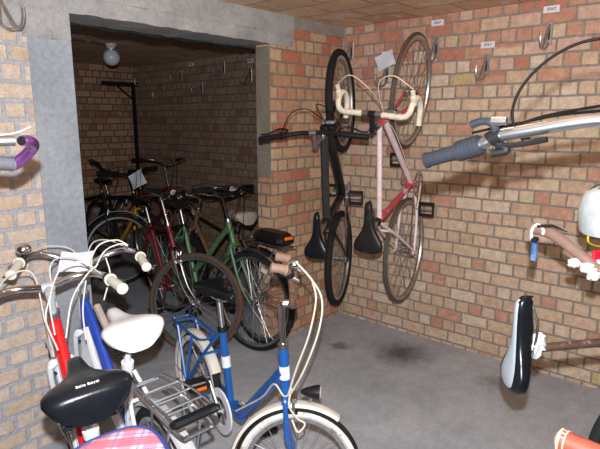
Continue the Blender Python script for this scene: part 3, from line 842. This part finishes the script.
    if c['kick']:
        b = MB(); b.tube([BB + V((-.06, .03, -.01)), V((c['bbx'] - .14, .16, .01))], .007, 'steel', 8); b.tube([(c['bbx'] - .16, .16, .008), (c['bbx'] - .11, .165, .008)], .007, 'black', 8); b.build('kickstand', t)
    t['bc'] = list(bc)
    return t, dict(BB=BB, RA=RA, FA=FA, hb=hb, ht=ht, ms=ms, bc=bc, Tf=Tf, cs=cs, st=st, hd=hd, sd=sd, halves=halves, cz=2 * Rr + c.get('car_h', .065))

def stand(x, y, hx, hy, lean=0.):
    """rear contact point at x,y, heading (hx,hy); lean in degrees to the rider's left"""
    h = V((hx, hy, 0)).normalized()
    Mx = Matrix(((h.x, -h.y, 0, x), (h.y, h.x, 0, y), (0, 0, 1, 0), (0, 0, 0, 1)))
    return Mx @ Matrix.Rotation(math.radians(-lean), 4, 'X')
def hang(e_az, root, swing=0., up=1, roll=0.):
    """hung by a wheel: e is the direction from the wheels to the saddle"""
    e = V((math.cos(e_az), math.sin(e_az), 0)); X = V((0, 0, up))
    Y = e.cross(X)
    R3 = Matrix((X, Y, e)).transposed()
    return Matrix.Translation(root) @ R3.to_4x4() @ Matrix.Rotation(math.radians(swing), 4, 'Y') @ Matrix.Rotation(math.radians(roll), 4, 'X')

# hung racing bicycle
e = math.atan2(-.165, -.986)
road, ri = bicycle('white and pink racing bicycle with drop bars hanging vertically on the right wall', hang(e, (3.245, 1.715, .72)),
    R=.34, wb=.99, bbx=.42, bbz=.27, ha=73, sa=73, sl=.55, hl=.13, stem=.90, ext=.085, tyre=.013, tyre_m='gum_tyre', rim='dull_chrome', frame='pink_paint', top_m='white_pink',
    down_m='white_pink', rear_stays_m='white_pink', fork_m='pink_paint', head_m='pink_paint', bar='drop', bar_m='bar_tape', stem_m='black', seat_m='worn_leather', seat_k='sport', sL=.29, sW=.175,
    cable='cable_beige', crank=150, seat=.93, spokes=32, steer=-6, stilt=.05)
# hung mountain bicycle
e = math.atan2(-.396, -.918)
mtb, mi = bicycle('black mountain bicycle hanging vertically in the room corner, seen from above its handlebar', hang(e, (3.17, 2.28, .59)),
    R=.335, wb=1.07, fat=1.45, bbx=.45, bbz=.29, ha=71, sa=73, sl=.44, hl=.12, stem=.96, ext=.08, tyre=.024, frame='black_paint', top_m='dark_grey_paint', down_m='black_paint', style='slope', susp=1,
    fork_m='black_paint', rim='alloy', bar='flat', barw=.31, rise=.02, grip='black', grip_l=.13, seat_m='leather', seat_k='sport', sL=.28, sW=.15, crank=90, pedal_rot=0., seat=.93,
    levers='black', spokes=32, steer=2, stem_m='dull_chrome')
# blue folding bicycle
fold, fi = bicycle('blue small-wheeled folding bicycle with white mudguards and black saddle in the middle of the floor', stand(1.515, 2.02, -.237, -.971, 0),
    name='folding_bicycle', R=.242, wb=.865, off=.03, bbx=.36, bbz=.26, ha=85, sa=79, sl=.36, hl=.17, seat=.81, stem=.88, ext=.045, tyre=.021, tyre_m='rubber', wall_m='white_tyre', rim='dull_chrome',
    frame='blue_paint', style='beam', post='alloy', seat_m='leather', seat_k='sport', sL=.27, sW=.17, bar=[(0, 0, 0), (0, .03, .005), (0, .05, .05), (-.005, .07, .10), (-.02, .09, .14), (-.07, .10, .15)], bar_m='rust', stem_m='chrome', grip='brown_tape', grip_l=.05, barw=.22,
    guards='cream_paint', carrier='blue_paint', car_h=.035, car_x=(-.20, .10), car_w=.05, car_n=2, steer=52, cable=None, chainguard='ring', front_lamp=(.05, 0, .545), crank=118, pedal_refl=1, beam_badge=1, levers='dull_chrome', fg0=55,
    bell=(1, .55), kick=True, ring_m='dull_chrome')
# red city bicycle, nearest on the left
redb, rd = bicycle('red and white city bicycle with wide black saddle, nearest on the left', stand(.575, 1.0, .29, .957, 5),
    R=.33, wb=1.03, bbx=.42, bbz=.27, sl=.46, hl=.20, seat=.90, stem=.965, ext=.05, tyre=.02, frame='white_paint', head_m='red_paint', style='step', down_m='red_paint', seat_m='leather', seat_k='comfort', sL=.255, sW=.215,
    post='white_paint', bar='city', bar_m='chrome', stem_m='grey_fender', grip='ivory', grip_l=.12, barw=.235, bar_y=.72, bar_z=.15, guards='white_paint', carrier='white_paint', cable='cable_white', levers='chrome', bell=(1, .60), kick=True, wheel_refl=None)
# blue and white city bicycle
whb, wi = bicycle('blue and white city bicycle with white saddle, leaning next to the concrete pillar', stand(.90, 1.33, .18, .984, 4),
    R=.31, wb=.96, bbx=.40, bbz=.27, sa=74, sl=.43, hl=.18, seat=.875, stem=.945, ext=.04, tyre=.02, frame='white_paint', head_m='royal_paint', style='step', down_m='royal_paint', seat_m='white_vinyl', seat_k='comfort', sL=.27, sW=.205,
    post='white_paint', bar='city', bar_m='chrome', stem_m='grey_fender', grip='ivory', grip_l=.12, barw=.25, bar_y=.84, bar_z=.9, guards='grey_fender', carrier='alloy', cable='cable_white', levers='chrome', bell=(1, .60), kick=True, steer=-18, car_h=.07, car_x=(-.26, .06), car_w=.05)
# ---- back room bicycles
b5, _ = bicycle('green bicycle with chrome mudguards parked in the opening', stand(2.36, 3.51, -.04, -.999, 0), R=.34, wb=1.05, style='step', frame='green_paint', fork_m='green_paint', guards='dull_chrome', bar='flat', barw=.28,
    stem=1.03, seat=.94, seat_m='worn_leather', tyre=.018, levers='dull_chrome', wheel_refl='ivory', steer=8, rise=.03)
b6, i6 = bicycle('dark bicycle with black rack bag and orange reflector parked against the brick pier', stand(2.41, 2.50, .12, .993, -2), R=.335, wb=1.04, frame='rust', guards='black', carrier='dull_chrome', bar='city', bar_m='dull_chrome',
    stem=.93, seat=.90, seat_m='tan_vinyl', seat_k='comfort', sW=.19, sL=.25, tyre=.019, grip='ivory')
b4, _ = bicycle('bicycle with chrome fork and brown front tyre turned sideways, parked in the back room', stand(2.40, 3.72, -.33, -.944, -7), R=.34, wb=1.06, tyre_m='brown_tyre', rim='alloy', frame='maroon_paint', fork_m='chrome', bar='flat', barw=.27,
    stem=1.02, seat=.95, tyre=.018, steer=50, stem_m='chrome', levers='dull_chrome', rise=.03)
b3, _ = bicycle('maroon bicycle with black saddle deep in the back room', stand(3.22, 5.55, .0, -1, 3), R=.335, wb=1.05, frame='maroon_paint', guards='grey_fender', bar='city', bar_m='dull_chrome', grip='black', stem=1.05, seat=.98, cable='cable_black')
b2, i2 = bicycle('dark bicycle with white paper tied to its handlebar in the back room', stand(2.86, 5.45, -.04, -1, -3), R=.335, wb=1.05, frame='black_paint', down_m='yellow_paint', style='slope', bar='flat', barw=.30, rise=.03, stem=1.0, seat=.93, tyre=.022, fork_m='yellow_paint')
b1, i1 = bicycle('black bicycle with silver-edged mudguard half hidden behind the concrete pillar', stand(2.50, 5.55, -.03, -1, 2), R=.34, wb=1.06, frame='black_paint', guards='black', fguard='black', bar='flat', barw=.30, rise=.03, stem=1.05, seat=.97, front_lamp=(-.02, 0, .80), kick=True, steer=48)
b = MB(i1['Tf']); b.revolve(i1['FA'], [(.358, -.017), (.366, -.012), (.366, .012), (.358, .017)], 'grey_fender', 36, math.radians(35), math.radians(150)); b.build('mudguard_strip', b1, label='bright silver strip')
b = MB(i1['Tf']); b.box(i1['FA'] + V((.1, .055, .22)), (.02, .01, .035), 'yellow_refl', bev=.002); b.build('reflector', b1)
# rack bag on b6
b = MB(); cz = i6['cz']; b.box((-.14, 0, cz + .05), (.30, .15, .085), 'black', bev=.03); rb = b.build('rack_bag', b6, label='black rack bag')
b = MB(); b.box((-.293, 0, cz + .065), (.012, .07, .022), 'orange', bev=.004); b.build('reflector', rb)
# paper on b2
b = MB(); sheet(b, Matrix.Translation((0, 0, 0)) @ Matrix.Rotation(.3, 4, 'Y') @ Matrix.Rotation(PI / 2, 4, 'Y') @ Matrix.Rotation(.5, 4, 'Z'), .17, .15, 'paper', .015)
o = b.build('paper_note'); o.location = b2.matrix_world @ (i2['bc'] + V((.07, .02, -.05))); o.rotation_euler = (0, 0, -PI / 2); tag(o, 'white paper hanging on the handlebar of a bicycle in the back room', 'paper')

# ---- extras on the near bicycles
# brand print on the black saddle
cs = rd['cs']
text('Selle Royal', .0125, 'logo', redb, Matrix.Translation(cs + V((-.103, 0, .0175))) @ Matrix.Rotation(-PI / 2, 4, 'Z') @ Matrix.Rotation(math.radians(3), 4, 'X'), 'saddle_print', .0012)
b = MB()
b.tube([cs + V((-.045, .018, .0165)), cs + V((-.03, 0, .0155)), cs + V((-.045, -.018, .0165))], .0014, 'dark_grey_paint', 6); b.build('saddle_chevron', redb)
# plaid bag on the red bicycle's carrier
b = MB(); cz = rd['cz']; lp = []
def pouch(cx, sx, sy, z0, z1, m, m2, b):
    n = 32; lp = []
    for i in range(9):
        t_ = i / 8; k = (math.sin(PI * min(1, t_ * .5 + .32)) ** .5) if t_ < .999 else .3
        k = [.86, .95, 1, 1.02, 1.03, 1.02, .99, .92, .75][i]
        lp.append([V((cx + sx * k * math.copysign(abs(math.cos(a)) ** .7, math.cos(a)), sy * k * math.copysign(abs(math.sin(a)) ** .7, math.sin(a)), z0 + (z1 - z0) * [0, .12, .3, .5, .7, .85, .94, .985, 1.0][i])) for a in [2 * PI * j / n for j in range(n)]])
    b.loft(lp, m)
    return lp
lp = pouch(-.135, .115, .098, cz + .006, cz + .15, 'plaid', None, b)
bag = b.build('plaid_bag', origin=V((-.12, 0, cz + .006)))
bag.matrix_world = redb.matrix_world @ Matrix.Translation((-.12, 0, cz + .006)); tag(bag, 'pink plaid bag with blue piping on the carrier behind the black saddle', 'bag')
b = MB(); L8 = lp[6]; b.tube([p - V((-.12, 0, cz + .006)) for p in L8 + [L8[0]]], .006, 'blue_trim', 8); b.build('piping', bag)
# paper on the blue/white bicycle's bar
b = MB(); sheet(b, Matrix(), .13, .09, 'paper', .012)
o = b.build('paper_note'); o.matrix_world = Matrix.Translation(ray(76, 262, 2.0)) @ Matrix.Rotation(-.85, 4, 'Z') @ Matrix.Rotation(.9, 4, 'X'); tag(o, 'white paper tucked behind the handlebar in front of the concrete pillar', 'paper')
# spring clip with dark block on the chrome carrier
cz = wi['cz']; b = MB()
b.tube(spline([(.10, -.05, cz + .012), (-.1, -.06, cz + .045), (-.24, -.062, cz + .05)]), .004, 'alloy', 6)
b.tube(spline([(.10, .05, cz + .012), (-.1, .06, cz + .045), (-.24, .062, cz + .05)]), .004, 'alloy', 6)
for x in (-.02, -.1, -.18): b.tube([(x, -.058, cz + .03 + (-x) * .12), (x, .058, cz + .03 + (-x) * .12)], .0035, 'alloy', 6)
b.box((-.25, 0, cz + .045), (.035, .15, .022), 'leather', bev=.008)
b.build('spring_clip', whb)

# ---- bicycles hung close to the camera: silver bar, black and grey saddle
pb, pi_ = bicycle('silver handlebar with blue-grey twist grip sticking out from the right edge', hang(PI, (2.12, .10, .70), 0, 1),
    R=.335, wb=1.06, style='slope', frame='dark_grey_paint', bar=[(0, 0, 0), (0, .06, .0), (0.005, .14, .006), (.0, .24, .012), (-.005, .31, .016), (-.018, .345, .018), (-.04, .47, .02)], bar_m='alloy', grip='slate_grip', grip_l=.125, grip_r=.0165,
    stem=1.0, ext=.09, seat=.88, seat_m='leather', levers=None, steer=8, susp=1, cable=None)
# the same bar's fittings
H = pi_['halves'][1]; Tf = pi_['Tf']
def frac(P, L_):
    L = sum((P[i] - P[i - 1]).length for i in range(1, len(P))); return 1 - L_ / L
q0 = along(H, frac(H, .165), frac(H, .125)); b = MB(Tf)
b.tube(along(H, frac(H, .13), frac(H, .075)), .021, 'slate_grip', 18)
for i in range(6): b.tube(along(H, frac(H, .128 - i * .009), frac(H, .124 - i * .009)), .0225, 'slate_grip', 18)
b.build('twist_shifter', pb, label='ribbed blue-grey twist shifter')
b = MB(Tf); p = along(H, frac(H, .165), 1)[0]
b.tube(along(H, frac(H, .175), frac(H, .15)), .0165, 'black', 12)
b.tube(spline([p + V((0, 0, 0)), p + V((.026, 0.0, .012)), p + V((.034, .02, .014)), p + V((.03, .045, .014))]), .0085, 'slate_grip', 8)
b.tube(spline([p + V((.028, -.03, .014)), p + V((.032, .0, .016))]), .008, 'alloy', 10)
b.build('brake_lever', pb)
b = MB(Tf); b.tube(spline([p + V((-.012, -.0, 0)), p + V((-.03, -.02, .0)), p + V((-.034, .01, .004))]), .009, 'black', 8); b.tube(spline([p + V((-.016, -.10, 0)), p + V((-.02, -.05, .0)), p + V((-.02, -.0, .004))]), .006, 'black', 8); b.build('shift_lever', pb)
IM = pb.matrix_world.inverted()
def wcable(name, pts, r, m, parent):
    I = parent.matrix_world.inverted(); b = MB(); b.tube(spline([I @ V(p) for p in pts], 8), r, m, 8); return b.build(name, parent)

# white cables of the two city bicycles, beige ones of the folding bicycle
for par, m, r, runs in (
    (redb, 'cable_white', .0026, ([(55, 335, 1.62), (50, 300, 1.64), (60, 270, 1.66), (78, 262, 1.7), (93, 267, 1.72)], [(66, 338, 1.6), (72, 300, 1.66), (86, 276, 1.72), (98, 264, 1.74)], [(50, 296, 1.66), (46, 320, 1.6), (58, 350, 1.5)])),
    (whb, 'cable_white', .0028, ([(88, 268, 1.9), (98, 246, 1.92), (116, 240, 1.95), (128, 245, 1.95)], [(92, 276, 1.9), (104, 252, 1.93), (120, 244, 1.95), (128, 246, 1.96)], [(104, 300, 1.88), (110, 275, 1.9), (106, 258, 1.93)], [(86, 280, 1.9), (83, 310, 1.85), (86, 340, 1.8)])),
    (fold, 'cable_beige', .0036, ([(296, 262, 1.79), (312, 280, 1.76), (322, 300, 1.74), (319, 330, 1.72), (305, 368, 1.72), (292, 392, 1.76)], [(312, 280, 1.8), (316, 300, 1.77), (309, 335, 1.75), (296, 370, 1.76), (288, 396, 1.78)],
        [(292, 392, 1.76), (284, 396, 1.78), (274, 384, 1.82), (262, 397, 1.92), (236, 411, 2.06)], [(292, 388, 1.77), (289, 405, 1.76), (297, 418, 1.72), (305, 424, 1.7), (298, 432, 1.7), (292, 420, 1.72)]))):
    for rn in runs: wcable('brake_cable', [ray(*p) for p in rn], r, m, par)
wcable('frame_pump', [ray(97, 306, 1.75), ray(108, 330, 1.68)], .013, 'tan_vinyl', whb)

# ---- bicycle with brown taped bar and black and grey saddle, hung close on the right
e = math.atan2(.766, -.643)
qb, qi = bicycle('hanging bicycle at the right edge with light grey and black saddle and brown taped handlebar', hang(e, (2.046, -.215, .495), 8), R=.33, wb=1.0, frame='brown_post', bar=[(0, 0, 0), (0, .02, 0), (0, .04, 0)],
    stem=.66, hl=.05, ext=.03, seat=.95, seat_m='leather', seat2='saddle_grey', seat_k='sport', sL=.285, sW=.15, levers=None, cable=None, post='brown_post', clamp_m='white_rag', steer=90, grip_l=.01, sa=76, sl=.38, stilt=.10)
I = qb.matrix_world.inverted()
bw_ = qb.matrix_world @ (qi['Tf'] @ qi['bc'])
b = MB(); b.tube(spline([I @ p for p in (bw_, ray(640, 292, 1.45), ray(618, 285, 1.46), ray(600, 271, 1.48), ray(580, 255, 1.5), ray(560, 239, 1.51), ray(545, 231, 1.51), ray(531, 228, 1.5))]), .0165, 'brown_tape', 14)
tb = b.build('taped_handlebar', qb, label='dirty brown taped handlebar')
b = MB(); 
for (x, y, f, r) in ((574, 263, 1.46, .017), (588, 268, 1.45, .019), (593, 275, 1.44, .017)): rag(b, I @ ray(x, y, f), r * .85, 'white_rag', (1, .8, 1.3), x)
b.build('white_tape', tb)
b = MB(); cc = qi['cs']
rag(b, cc + V((-.0, 0, -.066)), .024, 'white_rag', (1.4, 1, 1), 3); rag(b, cc + V((.02, .012, -.078)), .018, 'white_rag', (1, 1, 1), 4); b.build('white_tape', qb)
b = MB(); b.tube([I @ ray(536, 226, 1.49), I @ ray(552, 226, 1.49), I @ ray(566, 232, 1.5)], .006, 'chrome', 8); b.build('brake_lever', tb)
# padlock on the bar end
lk = empty('padlock', Matrix.Translation(ray(534, 250, 1.49)), 'blue padlock with white shackle hanging from the brown taped handlebar', 'padlock')
b = MB(); b.box((0, 0, -.004), (.030, .016, .058), 'lock_blue', Matrix.Rotation(.5, 3, 'Z'), bev=.005); b.build('body', lk)
b = MB(); b.box((0, 0, .031), (.026, .017, .014), 'black', bev=.003); b.build('collar', lk)
d_ = V((.66, -.751, 0))
b = MB(); b.tube(spline([d_ * -.009 + V((0, 0, .03)), d_ * -.012 + V((0, 0, .055)), d_ * -.004 + V((0, 0, .072)), d_ * .010 + V((0, 0, .074)), d_ * .022 + V((0, 0, .06)), d_ * .022 + V((0, 0, .046))]), .0042, 'white_rag', 8); b.build('shackle', lk)
# helmet
hp = ray(609, 210, 1.62)
hm = empty('bicycle_helmet', Matrix.Translation(hp) @ Matrix.Rotation(math.radians(-48.7), 4, 'Z') @ Matrix.Rotation(-.25, 4, 'Y'), 'white bicycle helmet hanging at the right edge above the brown taped handlebar', 'helmet')
b = MB(); lp = []
for i in range(10):
    a = PI / 2 * i / 9.3
    lp.append([V((.083 * math.cos(a) ** .6 * math.cos(q), .12 * math.cos(a) ** .6 * math.sin(q), -.06 + .135 * math.sin(a))) for q in [2 * PI * j / 28 for j in range(28)]])
inner = [[V((p.x * .86, p.y * .86, p.z * .86 - .008)) for p in l] for l in lp]
b.loft(inner[::-1] + lp, 'helmet'); sh = b.build('shell', hm)
b = MB()
for y in (-.035, 0, .035):
    b.tube(spline([(-.066, y, .02), (-.03, y, .068), (.02, y, .074), (.066, y, .02)]), .0045, 'dark_grey_paint', 6, flat=.5)
b.build('vent_strips', sh)
b = MB(); b.tube(spline([(-.07, .0, -.05), (-.075, .0, -.09), (-.02, 0, -.115), (.05, 0, -.10), (.075, .0, -.05)]), .006, 'yellow', 6, flat=.4); b.build('strap', hm, label='yellow chin strap')
b = MB(); b.box((0, 0, 0), (.012, .07, .075), 'bag_red', Matrix.Rotation(.8, 3, 'Z'), bev=.004)
b.box((-.006, -.007, 0), (.004, .05, .02), 'paper', Matrix.Rotation(.8, 3, 'Z'))
o = b.build('printed_packet'); o.location = ray(603, 262, 1.49); tag(o, 'small red and white printed packet at the right edge under the helmet', 'packet')

# ---- parked bicycle of which only a grip reaches the bottom right corner
sb, si = bicycle('bicycle at the bottom right corner, only its reddish-brown grip with pale end in view', Matrix(), R=.33, wb=1.0, frame='maroon_paint', bar='flat', barw=.30, levers=None, grip='leather_grip', grip_r=.019, stem=.985, seat=.88, cable=None, bar_m='rust', rise=0)
h = V((.97, -.24, 0)).normalized(); R3 = Matrix(((h.x, -h.y, 0), (h.y, h.x, 0), (0, 0, 1)))
tip = si['halves'][1][-1]; w_ = ray(566, 434, .80)
sb.matrix_world = Matrix.Translation((V((w_.x, w_.y, 0)) - R3 @ V((tip.x, tip.y, 0)))) @ R3.to_4x4()
b = MB(); t0, t1 = si['halves'][1][-2], tip; dd = (t1 - t0).normalized(); b.tube([tip - dd * .004, tip + dd * .008, tip + dd * .013], [.021, .021, .014], 'cream_cap', 16); b.build('grip_end', sb, label='pale cream grip end')

# ---- bicycle hung on the back wall beyond the left edge, its bar end in view
ub, ui = bicycle('hanging bicycle at the left edge with grey grip and purple bar end', hang(-PI / 2, (.20, 2.395, .615)), R=.335, wb=1.06, style='slope', frame='dark_grey_paint', bar='flat', barw=.30, rise=.015, stem=.98, ext=.08, seat=.95,
    grip='grey_foam', grip_l=.14, bar_m='alloy', levers=None, cable=None)
g0 = ub.matrix_world @ ui['halves'][0][-1]


# black cables of the silver bar
wcable('brake_cable', [ray(*p) for p in ((525, 137, 1.10), (515, 128, 1.11), (513, 108, 1.12), (524, 84, 1.12), (548, 60, 1.1), (580, 43, 1.08), (620, 36, 1.05))], .0032, 'cable_black', pb)
wcable('brake_cable', [ray(*p) for p in ((472, 133, 1.19), (490, 129, 1.18), (520, 123, 1.15), (560, 115, 1.1), (610, 110, 1.03))], .003, 'cable_black', pb)
wcable('brake_cable', [ray(*p) for p in ((494, 133, 1.17), (512, 127, 1.15), (545, 116, 1.12), (600, 106, 1.05), (620, 104, 1.02))], .003, 'cable_black', pb)
b = MB(); I = pb.matrix_world.inverted(); b.tube([I @ ray(522, 137, 1.10), I @ ray(529, 136, 1.10)], .009, 'chrome', 10); b.build('cable_stop', pb)

I = ub.matrix_world.inverted(); dx = V((1, 0, 0))
b = MB(); b.tube(spline([I @ p for p in (g0 + dx * -.01, g0 + dx * .008, g0 + V((.022, -.03, .02)), g0 + V((.022, -.08, .045)), g0 + V((-.005, -.13, .058)), g0 + V((-.03, -.155, .06)))]), [.016, .0115], 'purple', 14)
be = b.build('bar_end', ub, label='purple metallic bar end')
b = MB(); e0 = g0 + V((-.03, -.155, .06)); b.tube([I @ e0, I @ (e0 + V((-.004, -.003, .0005)))], .0095, 'black', 14); b.build('bar_plug', be)
b = MB(); b.tube([I @ (e0 + V((-.012, .01, 0))), I @ (e0 + V((-.16, .04, .0)))], .011, 'alloy', 12); b.tube(spline([I @ (e0 + V((-.1, .0, .012))), I @ (e0 + V((-.02, 0, .016))), I @ (e0 + V((.02, 0, .03)))]), .0015, 'cable_white', 5); b.build('brake_lever', ub, label='silver lever')

cam = bpy.data.cameras.new("camera"); co = bpy.data.objects.new("camera", cam); COL.objects.link(co)
co.location = (0, 0, 1.54); co.rotation_euler = (math.radians(90 - 11.26), 0, math.radians(-48.7))
cam.sensor_width = 36; cam.lens = 36 * 525 / 600; cam.clip_start = .02
SC.camera = co
def light(name, kind, loc, power, col, size):
    l = bpy.data.lights.new(name, kind); l.energy = power; l.color = col
    if kind == "POINT": l.shadow_soft_size = size
    o = bpy.data.objects.new(name, l); COL.objects.link(o); o.location = loc; return o
fl = light("camera_flash", "SPOT", (0, 0, 1.645), 250, (.95, .97, 1), .012)
fl.rotation_euler = co.rotation_euler; fl.data.spot_size = math.radians(112); fl.data.spot_blend = .5; fl.data.shadow_soft_size = .012
light("ceiling_lamp_bulb", "POINT", (1.95, .85, 2.00), 9, (1, .72, .45), .07)
w = bpy.data.worlds.new("world"); SC.world = w; w.use_nodes = True
w.node_tree.nodes["Background"].inputs[0].default_value = (.5, .55, .6, 1); w.node_tree.nodes["Background"].inputs[1].default_value = .02
vs = SC.view_settings; vs.view_transform = "Standard"; vs.look = "None"; vs.exposure = .12; vs.gamma = 1; vs.use_curve_mapping = False
